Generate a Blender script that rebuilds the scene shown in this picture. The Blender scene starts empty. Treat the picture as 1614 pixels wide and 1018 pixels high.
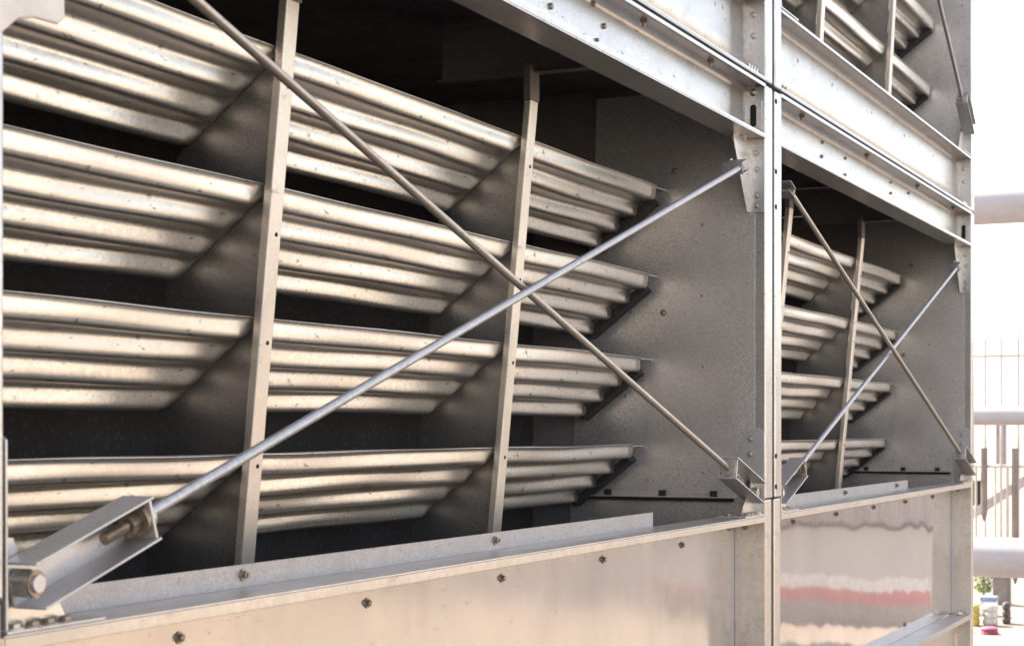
import bpy, bmesh, math, random
from mathutils import Vector, Matrix
random.seed(7)
S = bpy.context.scene
COL = S.collection
R = math.radians

# ---------------------------------------------------------------- camera
ALPHA = math.radians(25.19)
cam_d = bpy.data.cameras.new('camera'); cam = bpy.data.objects.new('camera', cam_d); COL.objects.link(cam)
cam.location = (0, -2.0, 0)
cam.rotation_euler = (R(90), 0, -(math.pi/2 - ALPHA))
cam_d.sensor_width = 36; cam_d.lens = 2700/1614*36
cam_d.shift_y = (674-509)/1614; cam_d.clip_end = 2000; cam_d.clip_start = .05
S.camera = cam
cam_d.dof.use_dof = True; cam_d.dof.focus_distance = 6.0; cam_d.dof.aperture_fstop = 7.1

# ---------------------------------------------------------------- world and sun
SUN_EL, SUN_AZ = 48, 22      # azimuth measured clockwise from +Y (the far side of the tower)
w = bpy.data.worlds.new('World'); S.world = w; w.use_nodes = True
nt = w.node_tree; bg = nt.nodes['Background']
sky = nt.nodes.new('ShaderNodeTexSky'); sky.sky_type = 'NISHITA'; sky.sun_disc = False
sky.sun_elevation = R(SUN_EL); sky.sun_rotation = R(SUN_AZ); sky.dust_density = 1.2; sky.air_density = 1.0; sky.ozone_density = .6
hs = nt.nodes.new('ShaderNodeHueSaturation'); hs.inputs['Saturation'].default_value = .6; nt.links.new(sky.outputs[0], hs.inputs['Color'])   # thin milky overcast
mx = nt.nodes.new('ShaderNodeMix'); mx.data_type = 'RGBA'; mx.blend_type = 'MULTIPLY'; mx.inputs[0].default_value = 1; mx.inputs[7].default_value = (1.045, .98, .935, 1)
nt.links.new(hs.outputs[0], mx.inputs[6]); nt.links.new(mx.outputs[2], bg.inputs[0]); bg.inputs[1].default_value = .15
sl = bpy.data.lights.new('sun', 'SUN'); sl.energy = 5; sl.angle = R(.5); sl.color = (1, .93, .82)
so = bpy.data.objects.new('sun', sl); COL.objects.link(so)
sd = Vector((math.sin(R(SUN_AZ))*math.cos(R(SUN_EL)), math.cos(R(SUN_AZ))*math.cos(R(SUN_EL)), math.sin(R(SUN_EL))))
so.rotation_euler = sd.to_track_quat('Z', 'Y').to_euler(); so.location = (0, 20, 30)
S.view_settings.view_transform = 'Standard'; S.view_settings.look = 'None'
S.view_settings.exposure = 1.78; S.view_settings.gamma = 1
S.render.engine = 'CYCLES'

# ---------------------------------------------------------------- materials
def newmat(name):
    m = bpy.data.materials.new(name); m.use_nodes = True
    return m, m.node_tree, m.node_tree.nodes['Principled BSDF']
def N(t, ty, **k):
    n = t.nodes.new(ty)
    for a, b in k.items(): setattr(n, a, b)
    return n
def noise(t, co, scale, detail=4, rough=.6, stretch=None):
    src = co
    if stretch:
        mp = N(t, 'ShaderNodeMapping'); mp.inputs['Scale'].default_value = stretch; t.links.new(co, mp.inputs[0]); src = mp.outputs[0]
    n = N(t, 'ShaderNodeTexNoise'); n.inputs['Scale'].default_value = scale; n.inputs['Detail'].default_value = detail; n.inputs['Roughness'].default_value = rough
    t.links.new(src, n.inputs['Vector']); return n.outputs['Fac']
def ramp(t, fac, a, b, ca=(0, 0, 0, 1), cb=(1, 1, 1, 1)):
    r = N(t, 'ShaderNodeValToRGB'); r.color_ramp.elements[0].position = a; r.color_ramp.elements[1].position = b
    r.color_ramp.elements[0].color = ca; r.color_ramp.elements[1].color = cb
    t.links.new(fac, r.inputs[0]); return r.outputs[0]
def mix(t, fac, a, b, mode='MIX'):
    m = N(t, 'ShaderNodeMix'); m.data_type = 'RGBA'; m.blend_type = mode
    if isinstance(fac, (int, float)): m.inputs[0].default_value = fac
    else: t.links.new(fac, m.inputs[0])
    for s, v in ((6, a), (7, b)):
        if isinstance(v, tuple): m.inputs[s].default_value = v if len(v) == 4 else v+(1,)
        else: t.links.new(v, m.inputs[s])
    return m.outputs[2]
def rng(t, fac, lo, hi):
    m = N(t, 'ShaderNodeMapRange'); m.inputs['To Min'].default_value = lo; m.inputs['To Max'].default_value = hi
    t.links.new(fac, m.inputs[0]); return m.outputs[0]

def metal(name, base, metallic=.8, r0=.3, r1=.5, spangle=.12, spscale=70, dirt=.25, dirtcol=(.16, .12, .08), marks=.35,
          bump=.05, bscale=30, wavy=0, streak=None, aniso=0):
    m, t, p = newmat(name)
    co = N(t, 'ShaderNodeTexCoord').outputs['Object']
    v = N(t, 'ShaderNodeTexVoronoi'); v.inputs['Scale'].default_value = spscale; t.links.new(co, v.inputs['Vector'])
    sep = N(t, 'ShaderNodeSeparateColor'); t.links.new(v.outputs['Color'], sep.inputs[0])
    dark = tuple(c*(1-spangle*1.6) for c in base); lite = tuple(min(1, c*(1+spangle)) for c in base)
    c = mix(t, sep.outputs[0], dark, lite)
    c = mix(t, ramp(t, noise(t, co, 2.3, 6, .65, streak), .42, .68), c, tuple(x*.86 for x in base))
    if dirt:
        f = ramp(t, noise(t, co, 5.5, 8, .72, streak), .56, .78, (0, 0, 0, 1), (dirt,)*3+(1,))
        c = mix(t, f, c, dirtcol)
    if marks:   # short scuffs and pits
        a = ramp(t, noise(t, co, 60, 3, .6, (.35, 1, 1)), .63, .72); b = ramp(t, noise(t, co, 9, 2, .5), .42, .56)
        mm = N(t, 'ShaderNodeMath', operation='MULTIPLY'); t.links.new(a, mm.inputs[0]); t.links.new(b, mm.inputs[1])
        m2 = N(t, 'ShaderNodeMath', operation='MULTIPLY'); t.links.new(mm.outputs[0], m2.inputs[0]); m2.inputs[1].default_value = marks
        c = mix(t, m2.outputs[0], c, tuple(x*.25 for x in base))
    t.links.new(c, p.inputs['Base Color']); p.inputs['Metallic'].default_value = metallic
    t.links.new(rng(t, noise(t, co, 7, 5, .6, streak), r0, r1), p.inputs['Roughness'])
    if aniso: p.inputs['Anisotropic'].default_value = aniso
    bn = N(t, 'ShaderNodeBump'); bn.inputs['Strength'].default_value = bump; bn.inputs['Distance'].default_value = .01
    t.links.new(noise(t, co, bscale, 3), bn.inputs['Height'])
    if wavy:
        b2 = N(t, 'ShaderNodeBump'); b2.inputs['Strength'].default_value = 1; b2.inputs['Distance'].default_value = wavy
        t.links.new(noise(t, co, 2.6, 1.6, .45, (1, 1, .6)), b2.inputs['Height']); t.links.new(b2.outputs[0], bn.inputs['Normal'])
    t.links.new(bn.outputs[0], p.inputs['Normal'])
    return m
def plain(name, col, rough=.8, metallic=0, var=.25, scale=4, bump=.1, bsc=20):
    m, t, p = newmat(name)
    co = N(t, 'ShaderNodeTexCoord').outputs['Object']
    c = mix(t, ramp(t, noise(t, co, scale, 7, .65), .35, .7), tuple(x*(1-var) for x in col), tuple(min(1, x*(1+var*.5)) for x in col))
    t.links.new(c, p.inputs['Base Color']); p.inputs['Roughness'].default_value = rough; p.inputs['Metallic'].default_value = metallic
    if bump:
        bn = N(t, 'ShaderNodeBump'); bn.inputs['Strength'].default_value = bump; t.links.new(noise(t, co, bsc, 4), bn.inputs['Height']); t.links.new(bn.outputs[0], p.inputs['Normal'])
    return m
M = {
 'louver': metal('louver_galvanised', (.71, .665, .61), .88, .24, .36, .09, 120, .22, (.20, .16, .12), 1.0, .05, 14, 0, (.5, 1.6, 1.6)),
 'galv':   metal('galvanised_steel', (.60, .57, .55), .8, .34, .50, .06, 180, .25, (.2, .16, .12), .5, .04, 60),
 'beam':   metal('beam_galvanised', (.56, .535, .515), .85, .22, .38, .09, 140, .60, (.30, .21, .13), .9, .05, 50),
 'panel':  metal('panel_galvanised', (.68, .64, .62), .84, .24, .50, .16, 200, .25, (.15, .12, .1), .7, .09, 90, 0, (1, 1, .35)),
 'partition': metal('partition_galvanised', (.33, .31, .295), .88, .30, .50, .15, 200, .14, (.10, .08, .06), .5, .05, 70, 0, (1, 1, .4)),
 'bar':    metal('bar_galvanised', (.68, .61, .53), .75, .34, .5, .05, 160, .25, (.25, .18, .12), .5, .04, 40),
 'rod2':   metal('aged_rod', (.50, .43, .36), .8, .36, .5, .10, 120, .4, (.22, .16, .10), .4, .06, 60),
 'rod':    metal('zinc_plated_rod', (.50, .475, .46), .8, .38, .50, .10, 120, .3, (.3, .25, .2), .3, .06, 40),
 'brass':  metal('yellow_zinc_hardware', (.33, .265, .20), .85, .32, .5, .2, 120, .45, (.1, .07, .04), .4, .1, 60),
 'bolt':   metal('dull_bolt', (.36, .30, .25), .8, .35, .5, .2, 160, .4, (.1, .07, .05), .3, .05, 80),
 'nut':    metal('zinc_nut', (.55, .52, .47), .85, .28, .42, .15, 160, .35, (.2, .14, .08), .3, .05, 80),
 'basin':  metal('stainless_basin', (.58, .535, .50), .72, .07, .18, .02, 30, .25, (.36, .28, .21), .5, .01, 40, .004, (1, 1, .35)),
 'basin2': metal('polished_stainless', (.58, .52, .485), .62, .035, .06, .015, 30, .10, (.35, .26, .18), .5, .0, 40, .0042),
 'lip':    metal('stained_stainless', (.62, .56, .50), .8, .25, .42, .06, 60, .75, (.30, .19, .10), .6, .05, 50, 0, (.5, 1, 1)),
 'upstand': metal('streaked_upstand', (.36, .35, .36), .75, .32, .5, .10, 160, .35, (.55, .53, .52), .6, .04, 50, 0, (2.5, 1, .3)),
 'hole':   plain('dark_hole', (.012, .011, .011), .9, bump=0),
 'rubber_and_shade': plain('black_seal_and_shade', (.02, .018, .017), .75, bump=.2),  # rubber parts, and the painted shade at the blade ends
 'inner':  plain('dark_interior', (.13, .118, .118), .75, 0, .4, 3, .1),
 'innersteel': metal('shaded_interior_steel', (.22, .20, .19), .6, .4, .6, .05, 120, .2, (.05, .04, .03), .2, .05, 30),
}
def fillmat():
    m, t, p = newmat('fill_pack_plastic')
    co = N(t, 'ShaderNodeTexCoord').outputs['Object']
    v = N(t, 'ShaderNodeTexVoronoi'); v.inputs['Scale'].default_value = 38; t.links.new(co, v.inputs['Vector'])
    c = ramp(t, v.outputs['Distance'], .1, .35, (.050, .045, .044, 1), (.030, .027, .0265, 1))
    t.links.new(c, p.inputs['Base Color']); p.inputs['Roughness'].default_value = .9; p.inputs['Specular IOR Level'].default_value = .2
    return m
M['fill'] = fillmat()

# ---------------------------------------------------------------- mesh helpers
class MB:
    def __init__(s): s.v = []; s.f = []; s.sm = []
    def add(s, vs, fs, smooth=False):
        b = len(s.v); s.v += [Vector(v) for v in vs]
        for f in fs: s.f.append(tuple(b+i for i in f)); s.sm.append(smooth)
        return s
    def box(s, x0, x1, y0, y1, z0, z1):
        v = [(x, y, z) for x in (x0, x1) for y in (y0, y1) for z in (z0, z1)]
        return s.add(v, [(0, 1, 3, 2), (4, 6, 7, 5), (0, 4, 5, 1), (2, 3, 7, 6), (0, 2, 6, 4), (1, 5, 7, 3)])
    def obox(s, o, u, v, w_, a, b, c):   # oriented box: origin, unit axes, ranges
        vs = [o+u*i+v*j+w_*k for i in a for j in b for k in c]
        return s.add(vs, [(0, 1, 3, 2), (4, 6, 7, 5), (0, 4, 5, 1), (2, 3, 7, 6), (0, 2, 6, 4), (1, 5, 7, 3)])
    def cyl(s, p0, p1, r, n=16, r1=None, smooth=True, caps=True):
        p0, p1 = Vector(p0), Vector(p1); r1 = r if r1 is None else r1
        d = (p1-p0).normalized(); a = d.orthogonal().normalized(); b = d.cross(a)
        vs = []
        for i in range(n):
            t = 2*math.pi*i/n; e = a*math.cos(t)+b*math.sin(t); vs += [p0+e*r, p1+e*r1]
        s.add(vs, [(2*i, 2*((i+1) % n), 2*((i+1) % n)+1, 2*i+1) for i in range(n)], smooth)
        if caps: s.add(vs, [tuple(range(0, 2*n, 2))[::-1], tuple(range(1, 2*n, 2))])
        return s
    def ring(s, p0, p1, ri, ro, n=24):
        p0, p1 = Vector(p0), Vector(p1); d = (p1-p0).normalized(); a = d.orthogonal().normalized(); b = d.cross(a); vs = []
        for i in range(n):
            t = 2*math.pi*i/n; e = a*math.cos(t)+b*math.sin(t); vs += [p0+e*ro, p1+e*ro, p1+e*ri, p0+e*ri]
        return s.add(vs, [(4*i+k, 4*((i+1) % n)+k, 4*((i+1) % n)+(k+1) % 4, 4*i+(k+1) % 4) for i in range(n) for k in range(4)], False)
    def prism(s, poly, axis, a, b):      # poly in the two other axes, extruded along axis from a to b
        def P(q, t): return {'x': (t, q[0], q[1]), 'y': (q[0], t, q[1]), 'z': (q[0], q[1], t)}[axis]
        n = len(poly); vs = [P(q, a) for q in poly]+[P(q, b) for q in poly]
        return s.add(vs, [tuple(range(n))[::-1], tuple(range(n, 2*n))]+[(i, (i+1) % n, n+(i+1) % n, n+i) for i in range(n)])
    def build(s, name, mat, parent=None, bevel=0, solid=0, label=None, smooth_angle=None):
        lo = Vector([min(v[i] for v in s.v) for i in range(3)]); hi = Vector([max(v[i] for v in s.v) for i in range(3)])
        c = (lo+hi)/2
        me = bpy.data.meshes.new(name); me.from_pydata([v-c for v in s.v], [], s.f); me.materials.append(mat)
        me.polygons.foreach_set('use_smooth', s.sm)
        bm = bmesh.new(); bm.from_mesh(me); bmesh.ops.recalc_face_normals(bm, faces=bm.faces); bm.to_mesh(me); bm.free()
        o = bpy.data.objects.new(name, me); COL.objects.link(o)
        pw = Vector(parent['_w']) if parent else Vector((0, 0, 0))
        if parent: o.parent = parent
        o.location = c-pw; o['_w'] = tuple(c)
        if bevel:
            md = o.modifiers.new('bevel', 'BEVEL'); md.width = bevel; md.segments = 2; md.limit_method = 'ANGLE'; md.angle_limit = R(40)
        if solid:
            md = o.modifiers.new('solid', 'SOLIDIFY'); md.thickness = solid; md.offset = -1
        if label: o['label'] = label
        return o
def thing(name, label, cat, loc, group=None):
    o = bpy.data.objects.new(name, None); COL.objects.link(o); o.location = loc; o['_w'] = tuple(loc)
    o['label'] = label; o['category'] = cat; o.empty_display_size = .3
    if group: o['group'] = group
    return o
def tag(o, label, cat, group=None):
    o['label'] = label; o['category'] = cat
    if group: o['group'] = group
    return o
def struct(o): o['kind'] = 'structure'; return o
def hexbolt(p, ax, r=.008, h=.007, washer=True, stud=0, parent=None, mat='bolt', name='bolt', rot=None):
    p, ax = Vector(p), Vector(ax).normalized(); mb = MB()
    if washer: mb.cyl(p-ax*.001, p+ax*.0025, r*1.55, 18)
    b = p+ax*(.0025 if washer else -.001)
    mb.cyl(b, b+ax*h, r, 6, smooth=False)
    mb.cyl(b+ax*h, b+ax*(h+.0015), r*.8, 12, r*.55)
    if stud: mb.cyl(b+ax*h, b+ax*(h+stud), r*.5, 12)
    return mb.build(name, M[mat], parent)
def hole(p, ax, r, parent, name='bolt_hole'):
    p, ax = Vector(p), Vector(ax).normalized()
    return MB().cyl(p-ax*.002, p+ax*.0012, r, 14).build(name, M['hole'], parent)

# ---------------------------------------------------------------- louver blade
DIP = R(37.4)
def smooth01(t): t = max(0, min(1, t)); return t*t*(3-2*t)
STEP = (.0790, -.0605)
def chaikin(p, it=2):
    for _ in range(it):
        q = [p[0]]
        for a, b in zip(p[:-1], p[1:]):
            q += [tuple(a[k]*.75+b[k]*.25 for k in range(len(a))), tuple(a[k]*.25+b[k]*.75 for k in range(len(a)))]
        p = q+[p[-1]]
    return p
def blade_profile(n=4):
    """stair-like corrugation: steep risers with rounded noses, short soffits; each point carries its flattened twin"""
    p = [(.012, .004), (.002, .003), (-.0005, .0005)]
    for k in range(n):
        o = (.002+STEP[0]*k, STEP[1]*k)
        p += [(o[0]+.003, o[1]-.003), (o[0]+.0065, o[1]-.010), (o[0]+.0070, o[1]-.020), (o[0]+.0072, o[1]-.032), (o[0]+.0085, o[1]-.044), (o[0]+.0125, o[1]-.053), (o[0]+.021, o[1]-.0575), (o[0]+.034, o[1]-.0590)]
        if k < n-1: p += [(o[0]+.050, o[1]-.0590), (o[0]+.066, o[1]-.0590), (o[0]+.075, o[1]-.0595)]
    out = []
    for y, z in p:
        # twin on the plain sloping line through the corners
        L = (STEP[0]**2+STEP[1]**2)**.5; ux, uz = STEP[0]/L, STEP[1]/L
        t = y*ux+z*uz
        fy, fz = ux*t-.007, uz*t-.009
        if t < .008: fy, fz = y, z
        out.append((y, z, fy, fz))
    return chaikin(out, 2)
PROF = blade_profile()
def blade_mesh(x0, x1, y0, z0, fade, seed=0):
    """corrugated sheet; lip at (y0,z0) running down and inward; the corrugation dies out over fade metres before x1"""
    rnd = random.Random(seed); ph = [rnd.uniform(0, 6) for _ in range(4)]
    xs = [x0+(x1-x0)*i/22 for i in range(23)]
    if fade: xs = [x for x in xs if x < x1-fade*1.9]+[x1-fade*1.8+fade*1.8*i/30 for i in range(31)]
    rows = []
    for x in xs:
        t = (x1-x)/fade if fade else 9
        wob = .0014*math.sin(3.1*x+ph[0])+.0009*math.sin(7.3*x+ph[1])
        e = (min(1, t)*(1.25-.25*min(1, t)) if t < 1 else 1) if fade else 1
        row = []
        for i, (y, z, fy, fz) in enumerate(PROF):
            q = .0008*math.sin(5*x+ph[2]+i*.21)
            row.append(Vector((x, y0+y*e+fy*(1-e)+q, z0+wob+z*e+fz*(1-e)+q)))
        rows.append(row)
    m = len(rows[0]); mb = MB(); vs = []
    for r_ in rows: vs += r_
    mb.add(vs, [(i*m+j, (i+1)*m+j, (i+1)*m+j+1, i*m+j+1) for i in range(len(rows)-1) for j in range(m-1)], True)
    return mb
def bar_y(z): return .40+(1.10-z)*(.14/1.46)     # lean of the louver line

# ---------------------------------------------------------------- rod end channel
def rod_channel(par, c, u, up, L, cut0=0.0, face=1, name='rod_bracket'):
    """C channel along u starting at c, opening towards -Y, rod passes its end plate"""
    Y = Vector((0, 1, 0)); h = .043
    o = thing_child(name, par, c)
    mb = MB(); mb.obox(c, u, up, Y, (0, L), (-h+.005, h-.005), (.030, .035)); web = mb.build('channel_web', M['galv'], o)
    for sgn in (1, -1):
        mb = MB(); a, b = (h-.005, h) if sgn > 0 else (-h, -h+.005)
        mb.obox(c, u, up, Y, (0, L), (a, b), (-.038, .035)); mb.build('channel_flange', M['galv'], o, bevel=.0012)
    mb = MB(); mb.obox(c, u, up, Y, (L-.012, L-.005), (-h+.006, h-.006), (-.034, .029)); mb.build('end_plate', M['galv'], o, bevel=.001)
    e = c+u*(L-.012)
    MB().ring(e-u*.012, e-u*.0005, .011, .033).build('washer', M['brass'], o)
    mb = MB(); mb.cyl(e-u*.038, e-u*.0125, .021, 6, smooth=False); mb.build('nut', M['brass'], o, bevel=.002)
    mb = MB(); 
    k = 22
    for i in range(k):   # threaded end of the rod
        a0 = e-u*(.105-.067*i/k); a1 = e-u*(.105-.067*(i+.5)/k); a2 = e-u*(.105-.067*(i+1)/k)
        mb.cyl(a0, a1, .0098, 14, .0118, caps=(i == 0)); mb.cyl(a1, a2, .0118, 14, .0098, caps=False)
    mb.build('threaded_end', M['brass'], o)
    MB().ring(c+u*(L-.004), c+u*(L+.006), .012, .031).build('washer', M['nut'], o)
    return o
def thing_child(name, par, c):   # the part is the channel's own web mesh group: a small steel lug carrying sub-parts
    mb = MB(); c = Vector(c); mb.cyl(c+Vector((0, .02, 0)), c+Vector((0, .046, 0)), .012, 14)
    return mb.build(name, M['nut'], par)

def bent(mb, xa, xb, y, z0, z1, rad=.030):
    """web at depth y rising from z0, rolled over into a flange reaching Y=0 at height z1"""
    pts = [(y, z0), (y, z0+(z1-z0)*.4), (y, z1-rad)]+[(y-rad+rad*math.cos(a), z1-rad+rad*math.sin(a)) for a in [math.pi/2*k/8 for k in range(1, 9)]]+[(.03, z1), (.001, z1)]
    n = 24; vs = []
    for i in range(n+1):
        x = xa+(xb-xa)*i/n
        for k, (yy, zz) in enumerate(pts): vs.append((x, yy+.0006*math.sin(2.7*x+k*.4)*(.1 < zz-z0), zz+.0006*math.sin(1.9*x)))
    m = len(pts)
    mb.add(vs, [(i*m+k, (i+1)*m+k, (i+1)*m+k+1, i*m+k+1) for i in range(n) for k in range(m-1)], True)

# ---------------------------------------------------------------- one lower cell of the tower
TOPZ, BOTZ = 1.158, -.3506
def cell_lower(x0, xr, x1, left_post, label, mats, first):
    """x0 inner left edge, xr inner face of the right post, x1 outer face of the right post"""
    c = thing('cooling_tower_cell', label, 'cooling tower', ((x0+x1)/2, 0, -5), 'stacked cells of the cooling tower')
    L = xr-x0
    XT, XB = x0+1.5, x0+3.0
    # posts
    for a, b in ((left_post[0], left_post[1]), (xr, x1)):
        zl = -.285 if a > 3 else -.29
        mb = MB(); mb.box(a, b, 0, .10, zl, 1.372); mb.build('corner_post', M['beam'], c, bevel=.006)
        mb = MB(); mb.box(a+.002, b-.002, .004, .11, -5, zl-.004); mb.build('basin_post', M['lip'], c, bevel=.005)
    # top channel beam: web, flanges, lips
    mb = MB(); e = .012
    bent(mb, x0, xr, .100, 1.164, 1.3765)
    bw = mb.build('top_beam', M['beam'], c, solid=.005)
    MB().box(x0, xr, 0, .127, 1.158, 1.1635).build('bottom_flange', M['beam'], bw, bevel=.0015)
    MB().box(x0, xr, 0, .0035, 1.164, 1.176).build('flange_lip', M['beam'], bw, bevel=.001)
    MB().box(x0, xr, 0, .003, 1.362, 1.376).build('top_lip', M['beam'], bw, bevel=.001)
    # louver rows, bars, partitions
    tops = [.980, .626, .286, -.070]
    sections = [(x0+.01, XT-.004, .07), (XT+.004, XB-.004, .065), (XB+.004, xr-.095, 0)]
    if not first: sections[0] = (x0+.01, XT-.004, .10)
    for i, z in enumerate(tops):
        y = bar_y(z)+.013
        for j, (a, b, fd) in enumerate(sections):
            o = blade_mesh(a, b, y, z, fd, seed=i*7+j+(0 if first else 50)).build('louver_blade', M['louver'], c, solid=.0016)
        # end support on the side panel: lip continuation and black strip painted as gap shade
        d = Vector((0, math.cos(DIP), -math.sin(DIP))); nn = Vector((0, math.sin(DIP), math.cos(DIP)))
        mb = MB(); mb.obox(Vector((0, y, z-.02)), Vector((1, 0, 0)), d, nn, (xr-.093, xr-.012), (.045, .36), (-.022, .004)); mb.build('end_gap_shade', M['rubber_and_shade'], c)
        mb = MB(); mb.box(xr-.10, xr-.003, y+.004, y+.016, z-.006, z-.003); mb.build('end_clip', M['louver'], c)
    for X in (XT, XB):
        mb = MB(); yt, yb = bar_y(1.09), bar_y(-.40)
        hw = .030
        vs = []
        for z, y in ((1.10, bar_y(1.10)), (-.40, bar_y(-.40))):
            vs += [(X-hw, y-.016, z), (X+hw, y-.016, z), (X+hw, y+.010, z), (X-hw, y+.010, z)]
        mb.add(vs, [(0, 1, 2, 3), (7, 6, 5, 4), (0, 4, 5, 1), (1, 5, 6, 2), (2, 6, 7, 3), (3, 7, 4, 0)])
        b = mb.build('support_bar', M['bar'], c, bevel=.004)
        for z in (.88, .50, .22, -.1):
            hole((X+.006, bar_y(z)-.016, z), (0, -1, 0), .006, b)
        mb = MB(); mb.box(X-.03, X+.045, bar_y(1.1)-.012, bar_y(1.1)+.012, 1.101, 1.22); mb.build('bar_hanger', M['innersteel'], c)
        y1 = bar_y(.95)+.020
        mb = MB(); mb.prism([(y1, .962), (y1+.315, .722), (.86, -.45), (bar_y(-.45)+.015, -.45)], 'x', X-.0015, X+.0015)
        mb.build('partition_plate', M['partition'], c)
    # interior girders over each bar
    for X in (XT+.05, XB+.05):
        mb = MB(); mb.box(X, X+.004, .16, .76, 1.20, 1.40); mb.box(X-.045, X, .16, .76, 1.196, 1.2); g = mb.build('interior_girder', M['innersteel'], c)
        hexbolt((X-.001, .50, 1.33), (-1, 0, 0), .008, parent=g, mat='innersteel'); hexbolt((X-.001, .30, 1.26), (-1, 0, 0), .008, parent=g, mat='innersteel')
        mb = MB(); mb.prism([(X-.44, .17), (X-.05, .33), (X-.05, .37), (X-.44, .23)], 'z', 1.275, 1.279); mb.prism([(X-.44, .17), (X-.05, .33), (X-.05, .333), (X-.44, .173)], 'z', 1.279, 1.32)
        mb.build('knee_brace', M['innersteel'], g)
    # side panel at the right post
    mb = MB(); mb.prism([(.045, 1.374), (.73, 1.374), (.74, 1.0), (.834, 0), (.86, -.60), (.045, -.60)], 'x', xr-.0035, xr-.0005)
    sp = mb.build('side_panel', M['panel'], c)
    for y, z, r_ in [(.3845, 1.0509, .011), (.2643, .8238, .008), (.267, .5372, .008), (.4341, .4722, .011), (.2616, .2479, .008), (.2589, -.1833, .007), (.50, -.215, .007), (.5737, .4789, .008), (.60, .13, .008), (.60, -.17, .008)]:
        hexbolt((xr-.003, y, z), (-1, 0, 0), r_*.85, .005, washer=(r_ > .0085), parent=sp)
    mb = MB(); mb.box(xr-.05, xr-.004, .13, .80, -.283, -.279); mb.box(xr-.012, xr-.004, .13, .80, -.279, -.262); mb.build('base_angle', M['panel'], c)
    MB().box(xr-.030, xr-.006, .132, .80, -.298, -.284).build('base_seal', M['rubber_and_shade'], c)
    for y in (.20, .42, .66): MB().box(xr-.018, xr-.0125, y, y+.03, -.287, -.255).build('seal_clip', M['rubber_and_shade'], sp)
    # dark shell, fill pack
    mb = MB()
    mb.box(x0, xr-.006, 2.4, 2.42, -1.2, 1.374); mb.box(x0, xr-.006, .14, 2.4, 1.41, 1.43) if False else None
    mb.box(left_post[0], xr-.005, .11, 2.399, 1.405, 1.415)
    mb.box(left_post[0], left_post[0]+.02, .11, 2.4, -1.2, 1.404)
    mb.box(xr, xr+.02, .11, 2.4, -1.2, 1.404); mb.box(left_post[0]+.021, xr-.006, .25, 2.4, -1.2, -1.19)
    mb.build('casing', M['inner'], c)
    MB().box(left_post[1]+.02, xr-.01, 1.02, 2.2, -.6, 1.02).build('fill_pack', M['fill'], c)
    # basin: top flange, lip, recessed panel, lower ledge, upstand
    y0 = x0+.0
    fl = MB().box(x0-.002, xr+.001, .0015, .140, -.3555, BOTZ).build('basin_flange', M['lip'], c, bevel=.0015)
    MB().box(x0-.001, xr, 0, .003, -.378, -.3565).build('flange_lip', M['lip'], fl, bevel=.001)
    pan = MB().box(x0, xr, .125, .129, -1.188, -.3565).build('basin_panel', M[mats[0]], c)
    k = 0
    for X in [x0+.654+.7715*i for i in range(5)] if first else [7.473, 8.232, 9.01, 9.78, 10.544]:
        hexbolt((X, .1245, -.432 if first else -.420), (0, -1, 0), .0085, .008, parent=pan, mat='bolt')
    if not first: hexbolt((9.764, .1245, -1.115), (0, -1, 0), .010, parent=pan); hexbolt((11.06, .06, -1.183), (0, 0, 1), .016, .012, parent=pan, mat='nut')
    else:
        hexbolt((6.55, .1245, -.40), (0, -1, 0), .007, parent=pan, mat='bolt')
    es = MB().box(xr-.004, xr-.0007, .0035, .124, -1.186, -.357).build('panel_return', M['lip'], c)
    MB().box(xr-.014, xr-.0045, .110, .124, -1.186, -.358).build('seam_strip', M['galv'], es)
    hexbolt((xr-.004, .085, -.40), (-1, 0, 0), .007, parent=es)
    led = MB().box(x0, xr+.001, .0, .124, -1.196, -1.189).build('basin_ledge', M['galv'], c, bevel=.001)
    MB().box(x0, xr, 0, .003, -1.216, -1.1965).build('ledge_lip', M['beam'], led)
    xe = 5.72 if first else 9.9
    up = MB().box(x0+.02, xe, .137, .1395, BOTZ+.0005, -.300).build('upstand', M['upstand'], c)
    for X in ([XT-.0, XB+.0]):
        Xs = X-.585 if first and X == XT else (X-.80 if first else X-1.27)
        if first: Xs = 3.155 if X == XT else 4.43
        else: Xs = 8.45 if X == XT else 9.60
        hexbolt((Xs, .1365, -.3225), (0, -1, 0), .009, .008, parent=up, stud=.006)
    # support steel under the basin
    MB().box(x0, xr-.02, .10, .2, -1.55, -1.217).build('under_beam', M['lip'], c)
    # cross rods
    t = .3156; u = Vector((1, 0, t)).normalized(); up_ = Vector((-t, 0, 1)).normalized()
    dy = (-.0, .03) if first else (.03, -.0)
    XL = x0+.399; XRt = xr-.35
    zb = lambda X: -.158+(X-XL)*(.991+.158)/(XRt-XL)
    pB0 = Vector((XL-.02, dy[0], zb(XL-.02))); pB1 = Vector((XRt, dy[0], .991))
    uB = (pB1-pB0).normalized(); upB = Vector((-uB.z, 0, uB.x))
    # rod rising to the right
    cB = Vector((x0+.043, dy[0], pB0.z-(pB0.x-x0-.043)*uB.z/uB.x))
    br = rod_channel(c, cB, uB, upB, .34)
    rB = MB().cyl(cB+uB*.362, pB1, .0112, 20).build('brace_rod', M['rod'], c)
    MB().cyl(cB+uB*.33, cB+uB*.372, .0098, 16).build('rod_thread', M['brass'], rB)
    # big coupling nut at the foot of the channel
    nb = Vector((cB.x+.015, dy[0], cB.z+.004))
    mb = MB(); mb.cyl(nb+Vector((0, .028, 0)), nb+Vector((0, -.012, 0)), .027, 6, smooth=False); n1 = mb.build('pivot_nut', M['nut'], br, bevel=.003)
    MB().cyl(nb+Vector((0, -.012, 0)), nb+Vector((0, -.022, 0)), .0155, 20).build('bolt_end', M['galv'], br, bevel=.002)
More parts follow.
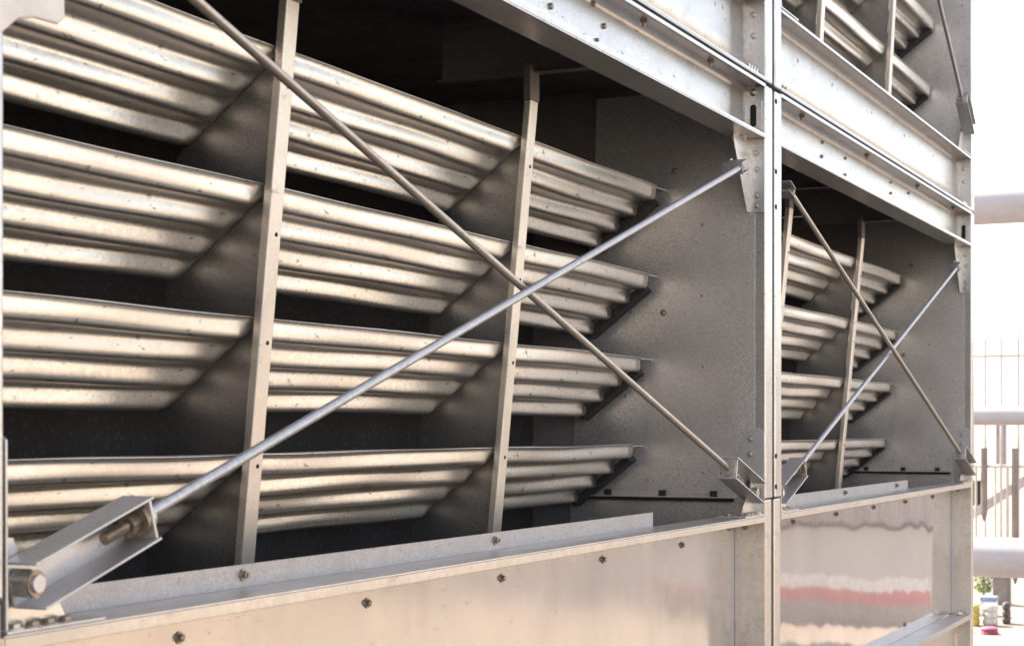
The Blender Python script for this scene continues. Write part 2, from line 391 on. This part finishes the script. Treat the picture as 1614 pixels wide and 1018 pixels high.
    MB().ring(nb+Vector((0, -.0122, 0)), nb+Vector((0, -.016, 0)), .015, .0235).build('washer', M['brass'], br)
    # corner bracket under it: base plate, lug, post leg
    def corner(xa, s_):   # xa: post face, s_: +1 bracket grows to +X
        X = lambda q: xa+s_*q
        b = MB().box(min(X(.003), X(.262)), max(X(.003), X(.262)), .0, .118, BOTZ+.0006, BOTZ+.0066).build('corner_bracket', M['galv'], c, bevel=.0012)
        MB().prism([(X(.008), -.343), (X(.20), -.343), (X(.175), -.305), (X(.08), -.235), (X(.06), -.19), (X(.008), -.185)], 'y', .038, .044).build('lug_plate', M['louver'], b)
        MB().prism([(.002, -.343), (.11, -.343), (.11, -.16), (.10, -.06), (.075, -.005), (.03, -.002), (.004, -.02)], 'x', min(X(.0025), X(.0075)), max(X(.0025), X(.0075))).build('leg_plate', M['galv'], b, bevel=.001)
        for q, yy in ((.04, .02), (.085, .018), (.13, .022), (.175, .022), (.215, .085)):
            hexbolt((X(q), yy, BOTZ+.006), (0, 0, 1), .0125 if q < .18 else .009, .007, parent=b, mat='bolt' if q != .04 else 'nut')
        for yy, zz in ((.06, -.045), (.062, -.105), (.062, -.22)):
            hexbolt((X(.008), yy, zz), (s_, 0, 0), .009, .006, parent=b, mat='nut')
        return b
    corner(x0, 1); corner(xr, -1)
    # rod falling to the right
    pA1 = Vector((xr-.42, dy[1], -.145)); pA0 = Vector((x0+.135, dy[1], .985))
    uA = (pA0-pA1).normalized(); upA = Vector((uA.z, 0, -uA.x))
    cA = pA1-uA*.395+Vector((0, 0, 0)); cA = Vector((xr-.035, dy[1], pA1.z-(xr-.035-pA1.x)*abs(uA.z/uA.x)))
    LA = .375
    b2 = rod_channel(c, cA, uA, upA, LA)
    rA = MB().cyl(cA+uA*(LA+.02), pA0, .0112, 20).build('brace_rod', M['rod2'], c)
    MB().cyl(cA+uA*(LA-.01), cA+uA*(LA+.04), .0125, 6, smooth=False).build('rod_thread', M['brass'], rA)
    nb = Vector((cA.x-.01, dy[1], cA.z))
    MB().cyl(nb+Vector((0, .028, 0)), nb+Vector((0, -.012, 0)), .022, 6, smooth=False).build('pivot_nut', M['nut'], b2, bevel=.002)
    # upper brackets: post leg and lug with clevis
    def upper(xa, s_, yr):
        X = lambda q: xa+s_*q
        b = MB().prism([(.003, .875), (.012, .862), (.066, .862), (.0735, .875), (.0735, 1.157), (.003, 1.157)], 'x', min(X(.0025), X(.0075)), max(X(.0025), X(.0075))).build('upper_bracket', M['panel'], c, bevel=.001)
        MB().prism([(X(.008), .866), (X(.035), .866), (X(.205), 1.13), (X(.205), 1.157), (X(.008), 1.157)], 'y', .068, .073).build('lug_plate', M['louver'], b)
        for yy, zz in ((.035, 1.035), (.035, .93), (.035, .89), (.04, 1.10)):
            hexbolt((X(.0075), yy, zz), (s_, 0, 0), .0095, .007, parent=b, mat='nut')
        for q in (.06, .16):
            hexbolt((X(q), .075, 1.157), (0, 0, -1), .010, .009, parent=b, mat='nut', stud=.008)
        return b
    bR = upper(xr, -1, dy[0]); bL = upper(x0, 1, dy[1])
    for pe, uu, upv, yy, bb in ((pB1, uB, upB, dy[0], bR), (pA0, uA, upA, dy[1], bL)):
        Yv = Vector((0, 1, 0)); cl = MB().obox(pe, uu, upv, Yv, (-.005, .12), (-.019, .019), (.060-yy, .0665-yy)).build('clevis', M['rod'], bb)
        for sg in (1, -1): MB().obox(pe, uu, upv, Yv, (-.007, .07), ((.0195, .023) if sg > 0 else (-.023, -.0195)), (-.018, .0665-yy)).build('clevis_cheek', M['rod'], cl, bevel=.001)
        MB().obox(pe, uu, upv, Yv, (-.007, -.003), (-.019, .019), (-.016, .0595-yy)).build('clevis_end', M['rod'], cl)
        q = pe+uu*.09
        hexbolt((q.x, .0595, q.z), (0, -1, 0), .016, .014, parent=cl, mat='nut', stud=.012)
        MB().cyl(pe, pe+uu*.018, .018, 6, smooth=False).build('nut', M['brass'], cl)
    # slotted lifting plate in the top corner
    sl_ = MB().prism([(.014, 1.19), (.086, 1.19), (.086, 1.31), (.014, 1.31)], 'x', xr-.006, xr-.001).build('slotted_plate', M['beam'], c, bevel=.001)
    pts = [(.05+.0125*math.cos(a), (1.283 if k < 9 else 1.217)+.0125*math.sin(a)) for k, a in enumerate([math.pi*i/8 for i in range(9)]+[math.pi+math.pi*i/8 for i in range(9)])]
    MB().prism(pts, 'x', xr-.0085, xr-.0065).build('slot', M['hole'], sl_)
    pts2 = [(.05+(y-.05)*1.6, z+(.009 if z > 1.25 else -.009)) for y, z in pts]
    MB().prism(pts2, 'x', xr-.0075, xr-.0062).build('slot_rim', M['nut'], sl_)
    hexbolt((xr-.001, .05, 1.345), (-1, 0, 0), .010, .008, parent=sl_, mat='nut')
    # bolts and holes on the beam web
    Y = .0995
    if first:
        bl = [(4.726, 1.27, .012), (4.956, 1.262, .004), (5.151, 1.30, .011), (5.09, 1.243, .007), (5.125, 1.238, .006), (5.348, 1.259, .004), (5.664, 1.257, .004), (6.151, 1.258, .004), (6.466, 1.259, .004), (3.9, 1.27, .012), (3.1, 1.27, .012), (5.06, 1.352, .011), (5.6, 1.30, .004)]
    else:
        bl = [(7.856, 1.331, .009), (7.845, 1.264, .010), (8.282, 1.317, .009), (9.271, 1.327, .008), (9.271, 1.269, .009), (9.715, 1.324, .009), (7.25, 1.25, .004), (7.5, 1.25, .005), (8.6, 1.24, .005), (8.28, 1.235, .010), (10.3, 1.25, .005), (10.75, 1.3, .005)]
    for X, z, r_ in bl:
        if r_ > .0065: hexbolt((X, Y, z), (0, -1, 0), r_*.85, .010, parent=bw, mat='bolt')
        else: hole((X, Y, z), (0, -1, 0), r_, bw)
    for X in ([5.4, 6.1] if first else [7.35, 8.55, 9.75, 10.8]):
        hexbolt((X, .05, 1.376), (0, 0, -1), .012, .012, parent=bw, mat='brass', stud=.014)
    # holes along the post edge
    if not first:
        for z in (1.044, .90, -.115, -.24, 1.33): hole((left_post[0]+.010, .0, z), (0, -1, 0), .011, c, 'post_hole')
        for z in (.72, .56): pass
    return c

c1 = cell_lower(2.25, 6.64, 6.735, (2.155, 2.245), 'near lower cooling tower cell with the long crossed rods and beige basin panel', ('basin',), True)
c2 = cell_lower(6.864, 11.15, 11.24, (6.775, 6.864), 'far lower cooling tower cell with mirror-like basin panel beside the white pipes', ('basin2',), False)

# ---------------------------------------------------------------- upper cells
def cell_upper(x0, xr, x1, left_post, label, first):
    c = thing('cooling_tower_cell', label, 'cooling tower', ((x0+x1)/2, 0, 1.385), 'stacked cells of the cooling tower')
    ZT = 4.6
    for a, b in (left_post, (xr, x1)):
        MB().box(a, b, 0, .10, 1.388, ZT).build('corner_post', M['beam'], c, bevel=.006)
    mb = MB(); bent(mb, x0, xr, .100, 1.396, 1.7245); bw = mb.build('bottom_beam', M['beam'], c, solid=.005)
    MB().box(x0, xr, 0, .0995, 1.388, 1.3935).build('bottom_flange', M['beam'], bw, bevel=.0015)
    MB().box(x0, xr, 0, .003, 1.394, 1.402).build('flange_lip', M['beam'], bw, bevel=.001)
    MB().box(x0, xr, .101, .140, 1.7245, 1.730).build('top_flange', M['beam'], bw)
    MB().box(x0, xr, 0, .003, 1.712, 1.724).build('flange_lip', M['beam'], bw, bevel=.001)
    Y = .0995; off = x0-6.864
    for X in (7.446, 8.04, 8.834, 9.616, 10.401, 10.992):
        hexbolt((X+off, Y, 1.632), (0, -1, 0), .0105, .006, washer=False, parent=bw, mat='bolt')
    for X in (7.603, 9.9, 10.7):
        for z in (1.624, 1.583, 1.538): hole((X+off, Y, z), (0, -1, 0), .0055, bw)
    if first:
        for X in (6.572-.0, 6.11):
            for z in (1.632, 1.583, 1.54): hole((X, Y, z), (0, -1, 0), .005, bw)
        hexbolt((6.286, Y, 1.626), (0, -1, 0), .012, .006, washer=False, parent=bw); hole((6.293, Y, 1.54), (0, -1, 0), .006, bw)
        for X in (5.9, 5.95, 6.14): hole((X, Y, 1.47), (0, -1, 0), .008, bw)
    for X in (8.67, 9.45, 7.62, 8.3, 10.1):
        hole((X+off, Y, 1.45 if X != 8.67 else 1.541), (0, -1, 0), .006, bw)
    for i in range(4):
        for xx in (xr-.03-.035*i,):
            hexbolt((xx, .028, 1.3935), (0, 0, 1), .012, .014, parent=bw, mat='nut', stud=.022)
    for i in range(4): hexbolt((x0+.03+.04*i, .026, 1.3935), (0, 0, 1), .010, .014, parent=bw, mat='bolt', stud=.022)
    if not first:   # faded paper stickers on the web
        MB().box(9.09, 9.26, .0985, .0995, 1.50, 1.585).build('faded_sticker', M['sticker'], bw, label='pale yellow faded sticker')
        MB().box(9.07, 9.20, .0985, .0995, 1.60, 1.635).build('faded_sticker', M['sticker'], bw, label='small pale yellow sticker')
    for zz in (1.60, 1.685):
        hexbolt((xr-.001, .05, zz-.03), (-1, 0, 0), .012, .009, parent=c, mat='nut')
    MB().box(xr-.004, xr-.0005, .004, .099, 1.397, 1.72).build('post_leg', M['panel'], c)
    # side panel
    sp = MB().prism([(.002, 1.7305), (.02, ZT), (.70, ZT), (.86, 1.7305)], 'x', xr-.0035, xr-.0005).build('side_panel', M['panel'], c)
    for y, z in ((.06, 2.31), (.06, 1.93), (.35, 1.86), (.35, 2.29), (.06, 2.7)):
        hexbolt((xr-.003, y, z), (-1, 0, 0), .007, .005, washer=False, parent=sp)
    XT, XB = x0+1.5, x0+3.0
    ly = lambda z: .248-(z-1.9)*.055
    tops = [1.775, 2.19, 2.61, 3.03, 3.45, 3.87]
    for i, z in enumerate(tops):
        y = ly(z)+.014
        for j, (a, b, fd) in enumerate([(x0+.01, XT-.004, .10), (XT+.004, XB-.004, .10), (XB+.004, xr-.035, 0)]):
            blade_mesh(a, b, y, z, fd, seed=100+i*7+j).build('louver_blade', M['louver'], c, solid=.0016)
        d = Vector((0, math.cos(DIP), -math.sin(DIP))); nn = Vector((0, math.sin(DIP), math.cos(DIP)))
        MB().obox(Vector((0, y, z-.02)), Vector((1, 0, 0)), d, nn, (xr-.093, xr-.012), (.045, .36), (-.022, .004)).build('end_gap_shade', M['rubber_and_shade'], c)  # black strip painting the shade in the gap at the blade ends
    for X in (XT, XB):
        vs = []
        for z in (ZT-.05, 1.731):
            y = ly(z); vs += [(X-.03, y-.016, z), (X+.03, y-.016, z), (X+.03, y+.010, z), (X-.03, y+.010, z)]
        MB().add(vs, [(0, 1, 2, 3), (7, 6, 5, 4), (0, 4, 5, 1), (1, 5, 6, 2), (2, 6, 7, 3), (3, 7, 4, 0)]).build('support_bar', M['bar'], c, bevel=.004)
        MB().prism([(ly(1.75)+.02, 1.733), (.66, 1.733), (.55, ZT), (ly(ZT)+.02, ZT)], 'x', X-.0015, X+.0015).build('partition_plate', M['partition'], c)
    mb = MB(); mb.box(left_post[0], xr-.004, 2.4, 2.42, 1.42, ZT); mb.box(left_post[0], x1, .0, 2.42, ZT+.001, ZT+.03)
    mb.box(left_post[0], left_post[0]+.02, .11, 2.399, 1.42, ZT); mb.box(xr, xr+.02, .11, 2.399, 1.42, ZT)
    mb.build('casing', M['inner'], c)
    MB().box(left_post[1]+.02, xr-.01, .95, 2.2, 1.45, ZT-.1).build('fill_pack', M['fill'], c)
    # rods of the upper opening
    pe = Vector((xr-.33, .0, 2.05)); p2 = Vector((x0+.15, .0, 2.05+(xr-.33-x0-.15)*.62))
    ua = (p2-pe).normalized(); upa = Vector((ua.z, 0, -ua.x))
    ca = pe-ua*.30; b = rod_channel(c, ca, ua, upa, .30)
    MB().cyl(pe, p2, .0112, 18).build('brace_rod', M['rod'], c)
    pe = Vector((x0+.30, .03, 2.03)); p2 = Vector((xr-.15, .03, 2.03+(xr-.15-x0-.3)*.62))
    ua = (p2-pe).normalized(); upa = Vector((-ua.z, 0, ua.x))
    ca = pe-ua*.33; rod_channel(c, ca, ua, upa, .33)
    MB().cyl(pe, p2, .0112, 18).build('brace_rod', M['rod'], c)
    for xa, s_ in ((x0, 1), (xr, -1)):
        X = lambda q: xa+s_*q
        b = MB().box(min(X(.003), X(.26)), max(X(.003), X(.26)), .0, .118, 1.7308, 1.7368).build('corner_bracket', M['galv'], c)
        MB().prism([(X(.008), 1.737), (X(.20), 1.737), (X(.10), 1.90), (X(.008), 1.92)], 'y', .048, .054).build('lug_plate', M['galv'], b)
        MB().prism([(.002, 1.737), (.10, 1.737), (.095, 1.99), (.07, 2.03), (.02, 2.03), (.002, 2.0)], 'x', min(X(.004), X(.009)), max(X(.004), X(.009))).build('leg_plate', M['galv'], b)
        hexbolt((X(.009), .05, 1.99), (s_, 0, 0), .010, .007, parent=b, mat='nut')
    return c
M['sticker'] = plain('faded_sticker_paper', (.62, .56, .30), .8, 0, .25, 40, 0)
cell_upper(2.25, 6.64, 6.735, (2.155, 2.245), 'upper cooling tower cell at the left, its long bolted bottom beam above the near bay', True)
cell_upper(6.864, 11.15, 11.24, (6.775, 6.864), 'upper cooling tower cell at the right, with a beam bearing faded stickers', False)

# pale cover plate at the top left
pts = [(2.08, 1.05), (2.335, 1.05), (2.347, .705), (2.33, .692), (2.27, .690), (2.23, .680), (2.18, .64), (2.08, .62)]
o = MB().prism(pts, 'y', -.045, -.035).build('cover_plate', plain('pale_paint', (.74, .66, .58), .6, bump=.03), None, bevel=.004)
tag(o, 'pale rounded cover plate in front of the leftmost post at the top corner', 'cover plate')

# ---------------------------------------------------------------- setting
g = MB().add([(-300, -400, -5), (700, -400, -5), (700, 600, -5), (-300, 600, -5)], [(0, 1, 2, 3)]).build('ground', plain('pale_concrete_ground', (.27, .215, .165), .9, 0, .15, .15, .05), None); struct(g)

rd = MB().add([(-60, -9.5, -4.996), (39, -9.5, -4.996), (39, 1.5, -4.996), (-60, 1.5, -4.996), (-60, -17, -4.996), (22, -17, -4.996), (22, -9.5, -4.996)], [(0, 1, 2, 3), (4, 5, 6, 0)]).build('added_dark_ground', plain('dark_ground_tone', (.045, .042, .040), .9, 0, .3, 2, .1), None); struct(rd)  # unseen dark ground, added so undersides and louver noses reflect dark
cp = MB().add([(44, -90, -4.996), (87, -90, -4.996), (87, -1.5, -4.996), (44, -1.5, -4.996)], [(0, 1, 2, 3)]).build('car_park', plain('grey_gravel', (.12, .105, .096), .9, 0, .3, 2, .1), None); struct(cp)
# cream block added for warm bounce light; ribbed building seen only in polished metal
def opposite():
    wm = plain('cream_rendered_wall', (.50, .42, .34), .85, 0, .15, .5, .05); rb = plain('pale_rib', (.85, .78, .70), .8); rf = plain('grey_roof_edge', (.42, .39, .36), .8)
    t = thing('reflector', 'long low cream warehouse block added out of frame behind the camera for warm bounce light', 'building', (20, -30, -5))
    MB().box(-60, 82, -40, -30, -5, 1.5).build('wall', wm, t)
    MB().box(-60.5, 82.5, -40.5, -29.5, 1.5, 1.9).build('roof', rf, t)
    mb = MB()
    for i in range(14): mb.box(-55+10*i, -51+10*i, -30.03, -29.99, -5, -1.2)
    mb.build('roller_door', plain('grey_roller_door', (.35, .33, .31), .6), t)
    t = thing('ribbed_building', 'ribbed pinkish building at the yard end, mirrored high in the basin panel', 'building', (88, -25, -5))
    MB().box(88, 100, -60, -4, -5, 4).build('wall', plain('pink_rendered_wall', (.72, .58, .50), .85, 0, .15, .5, .05), t)
    mb = MB()
    for i in range(38): mb.box(87.7, 88, -59.5+1.45*i, -59.5+1.45*i+.5, -4.9, 3.8)
    mb.build('wall_ribs', rb, t)
    MB().box(87.4, 100.5, -60.5, -3.5, 4, 4.4).build('roof', rf, t)
opposite()
# red and white site barrier
def barrier():
    t = thing('site_barrier', 'site barrier with a red band below white pickets, mirrored in the basin panels', 'barrier', (43, -10, -5))
    MB().box(43, 43.06, -13.5, -6.3, -5, -4.42).build('lower_boards', plain('grey_boards', (.42, .36, .32), .8), t)
    MB().box(42.99, 43.07, -13.5, -6.3, -4.42, -4.10).build('red_band', plain('red_paint', (.60, .25, .23), .6), t)
    mb = MB()
    for i in range(19): mb.box(43.01, 43.05, -13.45+.38*i, -13.45+.38*i+.26, -4.09, -3.80)
    mb.build('white_pickets', plain('white_paint', (.8, .78, .74), .6), t)
barrier()

# pipes at the right
pm = metal('white_painted_pipe', (.42, .39, .40), 0, .35, .5, .01, 10, .06, (.4, .3, .2), 0, .01, 10)
def pipe(name, label, X, y0, y1, z, r, flange=True):
    t = thing(name, label, 'pipe', (X, y0, z), 'white pipes beside the tower')
    MB().cyl((X, y0, z), (X, y1, z), r, 40).build('pipe_run', pm, t)
    mb = MB(); n = 8; prev = None   # elbow turning down
    ce = Vector((X, y0, z-r*1.6)); secs = []
    for i in range(n+1):
        a = math.pi/2*i/n; p = ce+Vector((0, -math.sin(a), math.cos(a)))*r*1.6; secs.append(p)
    N_ = 32; vs = []
    for i, p in enumerate(secs):
        a = math.pi/2*i/n; rad = Vector((0, -math.sin(a), math.cos(a)))
        for k in range(N_):
            b = 2*math.pi*k/N_; vs.append(p+rad*r*math.cos(b)+Vector((1, 0, 0))*r*math.sin(b))
    mb.add(vs, [(i*N_+k, i*N_+(k+1) % N_, (i+1)*N_+(k+1) % N_, (i+1)*N_+k) for i in range(n) for k in range(N_)], True)
    mb.build('elbow', pm, t)
    zb = -5
    MB().cyl(secs[-1], (secs[-1].x, secs[-1].y, zb), r, 32).build('riser', pm, t)
    MB().ring((X, y0+.35, z), (X, y0+.40, z), r*.9, r*1.18, 36).build('flange_ring', pm, t)
    return t
pipe('pipe', 'thick white pipe, uppermost of the three beside the tower', 23.6, .6, 12, 2.985, .252)
pipe('pipe', 'slim white pipe between the two thick ones', 22.4, .55, 12, .152, .120)
pipe('pipe', 'thick white pipe at the bottom right above the yard', 23.6, .6, 12, -1.74, .268)

# steel guard cage behind the pipes
def cage():
    X = 26.0
    t = thing('guard_rail', 'tall steel guard rail with thin upright bars and bent tops behind the slim pipe', 'railing', (X, 3, -5), None)
    sm = metal('weathered_rail', (.60, .53, .46), .3, .5, .65, .1, 60, .4, (.25, .13, .06), .2, .05, 30)
    for z, r_ in ((1.06, .022), (-.57, .022), (-1.8, .022)):
        MB().cyl((X, 1.3, z), (X, 9, z), r_, 12).build('rail', sm, t)
    MB().cyl((X+.3, 1.3, 2.02), (X+.3, 9, 1.90), .012, 10).build('rail', M['rod'], t)
    for y, zt, zb, r_ in [(2.466, 1.1, -1.85, .020), (2.236, 1.1, -1.85, .020), (1.99, 1.1, -1.85, .022), (1.74, 1.1, -1.85, .02), (1.49, 1.1, -1.85, .02), (2.75, 1.1, -1.85, .02), (3.0, 1.1, -1.85, .02), (3.3, 1.1, -1.85, .02)]:
        mb = MB(); mb.cyl((X, y, zb), (X, y, zt+.2), r_, 10)
        mb.cyl((X, y, zt+.2), (X+.05, y-.025, zt+.35), r_, 10, r_*.8); mb.cyl((X+.05, y-.025, zt+.35), (X+.16, y-.05, zt+.5), r_*.8, 10, r_*.5)
        mb.build('upright_bar', sm, t)
    for y, zt, zb, r_ in [(2.145, -.57, -1.85, .022), (2.319, -.57, -1.85, .018), (2.60, -.57, -1.85, .02), (1.86, -.57, -1.85, .02), (1.62, -.57, -1.85, .02)]:
        MB().cyl((X, y, zb), (X, y, zt), r_, 10).build('upright_bar', sm, t)
    for y, zt, zb in [(2.478, -.30, -1.38), (2.03, -.30, -2.3)]:
        mb = MB(); mb.cyl((X-.03, y, zb+.12), (X-.03, y, zt), .05, 12); mb.cyl((X-.03, y, zb), (X-.03, y, zb+.12), .012, 12, .05); mb.build('lamp_tube', plain('brown_sleeve', (.22, .18, .16), .5), t)
    MB().box(X+.4, X+.55, 2.245, 2.376, -.55, .30).build('hanging_post', plain('lavender_column', (.30, .27, .29), .6), t)
    mb = MB(); mb.obox(Vector((X+.3, 2.68, -1.36)), Vector((1, 0, 0)), Vector((0, -.83, .557)), Vector((0, .557, .83)), (0, .12), (0, 1.6), (0, .13)); mb.build('diagonal_strut', plain('lavender_strut', (.45, .42, .46), .5), t)
    MB().box(X+.45, X+.7, 2.56, 2.82, -1.18, -.80).build('junction_box', M['rubber_and_shade'], t)
cage()

# small things in the yard at the lower right
def bush(x, y):
    t = thing('shrub', 'small green shrub in the yard, seen under the bottom pipe', 'shrub', (x, y, -5))
    MB().cyl((x, y, -5), (x, y, -4.3), .04, 8, .02).build('trunk', plain('bark', (.15, .10, .07)), t)
    mb = MB(); rn = random.Random(3)
    for i in range(700):
        a = rn.uniform(0, 6.28); h = rn.random(); rr = .34*math.sqrt(rn.random())*(1-abs(h-.45)*.9)
        p = Vector((x+rr*math.cos(a), y+rr*math.sin(a), -4.75+.75*h)); u = Vector((rn.uniform(-1, 1), rn.uniform(-1, 1), rn.uniform(-1, 1))).normalized(); v = u.orthogonal().normalized()
        s_ = rn.uniform(.03, .06); mb.add([p-u*s_, p+v*s_*.5, p+u*s_, p-v*s_*.5], [(0, 1, 2, 3)])
    mb.build('crown', plain('leaves', (.12, .17, .03), .6, 0, .5, 3), t)
bush(50.5, 6.72)
def clutter():
    X, y = 49.6, 5.86
    t = thing('utility_cabinet', 'grey utility cabinet standing beside the small shrub', 'cabinet', (X, y, -5))
    MB().box(X, X+.4, y, y+.46, -5, -4.16).build('body', plain('grey_cabinet', (.16, .14, .135), .6), t, bevel=.02)
    MB().box(X-.03, X+.43, y-.03, y+.49, -4.16, -4.10).build('lid', plain('cabinet_lid', (.25, .22, .21), .6), t, bevel=.01)
    MB().box(X-.02, X, y+.04, y+.42, -4.9, -4.25).build('door', plain('cabinet_door', (.19, .165, .16), .5), t, bevel=.01)
    X, y = 46.5, 5.72
    t = thing('cool_box', 'white cool box with a blue lid in front of the cabinet', 'box', (X, y, -5))
    MB().box(X, X+.4, y, y+.55, -5, -4.60).build('body', plain('white_plastic', (.7, .7, .7), .5), t, bevel=.03)
    MB().box(X-.02, X+.42, y-.02, y+.42, -4.60, -4.48).build('lid', plain('blue_plastic', (.20, .25, .42), .5), t, bevel=.03)
    def sacks(X, y, w_, col, name, label, n, h_=.2):
        t = thing(name, label, 'sacks', (X, y, -5)); mm = plain(name+'_cloth', col, .7, 0, .35, 6)
        for k in range(n):
            mb = MB(); rn = random.Random(k+int(X*10)); N_ = 12; vs = []
            for i in range(7):
                f = i/6; sc = math.sin(math.pi*(.14+.72*f))**.4
                for j in range(N_):
                    a = 2*math.pi*j/N_; vs.append((X+.25*sc*math.cos(a)*rn.uniform(.9, 1.1), y+w_*sc*math.sin(a)*rn.uniform(.9, 1.1), -5+k*h_*.85+h_*f))
            mb.add(vs, [(i*N_+j, i*N_+(j+1) % N_, (i+1)*N_+(j+1) % N_, (i+1)*N_+j) for i in range(6) for j in range(N_)]+[tuple(range(N_)), tuple(range(6*N_, 7*N_))], True)
            mb.build('sack', mm, t)
    sacks(44.4, 5.50, .20, (.62, .60, .56), 'white_sacks', 'heap of white sacks in front of the blue-lidded box', 3)
    sacks(44.2, 5.83, .10, (.50, .40, .08), 'yellow_sacks', 'narrow heap of yellow sacks left of the white heap', 3)
    sacks(45.0, 5.20, .11, (.10, .08, .075), 'dark_sacks', 'dark brown sacks right of the white heap', 3)
    sacks(42.6, 5.22, .22, (.42, .10, .17), 'magenta_sacks', 'low magenta sacks lying nearest in the yard', 2, .09)
    sacks(42.6, 5.78, .16, (.45, .05, .09), 'red_sacks', 'flat red sack half hidden behind the corner of the tower', 1, .09)
clutter()
for o in bpy.data.objects:
    if '_w' in o: del o['_w']
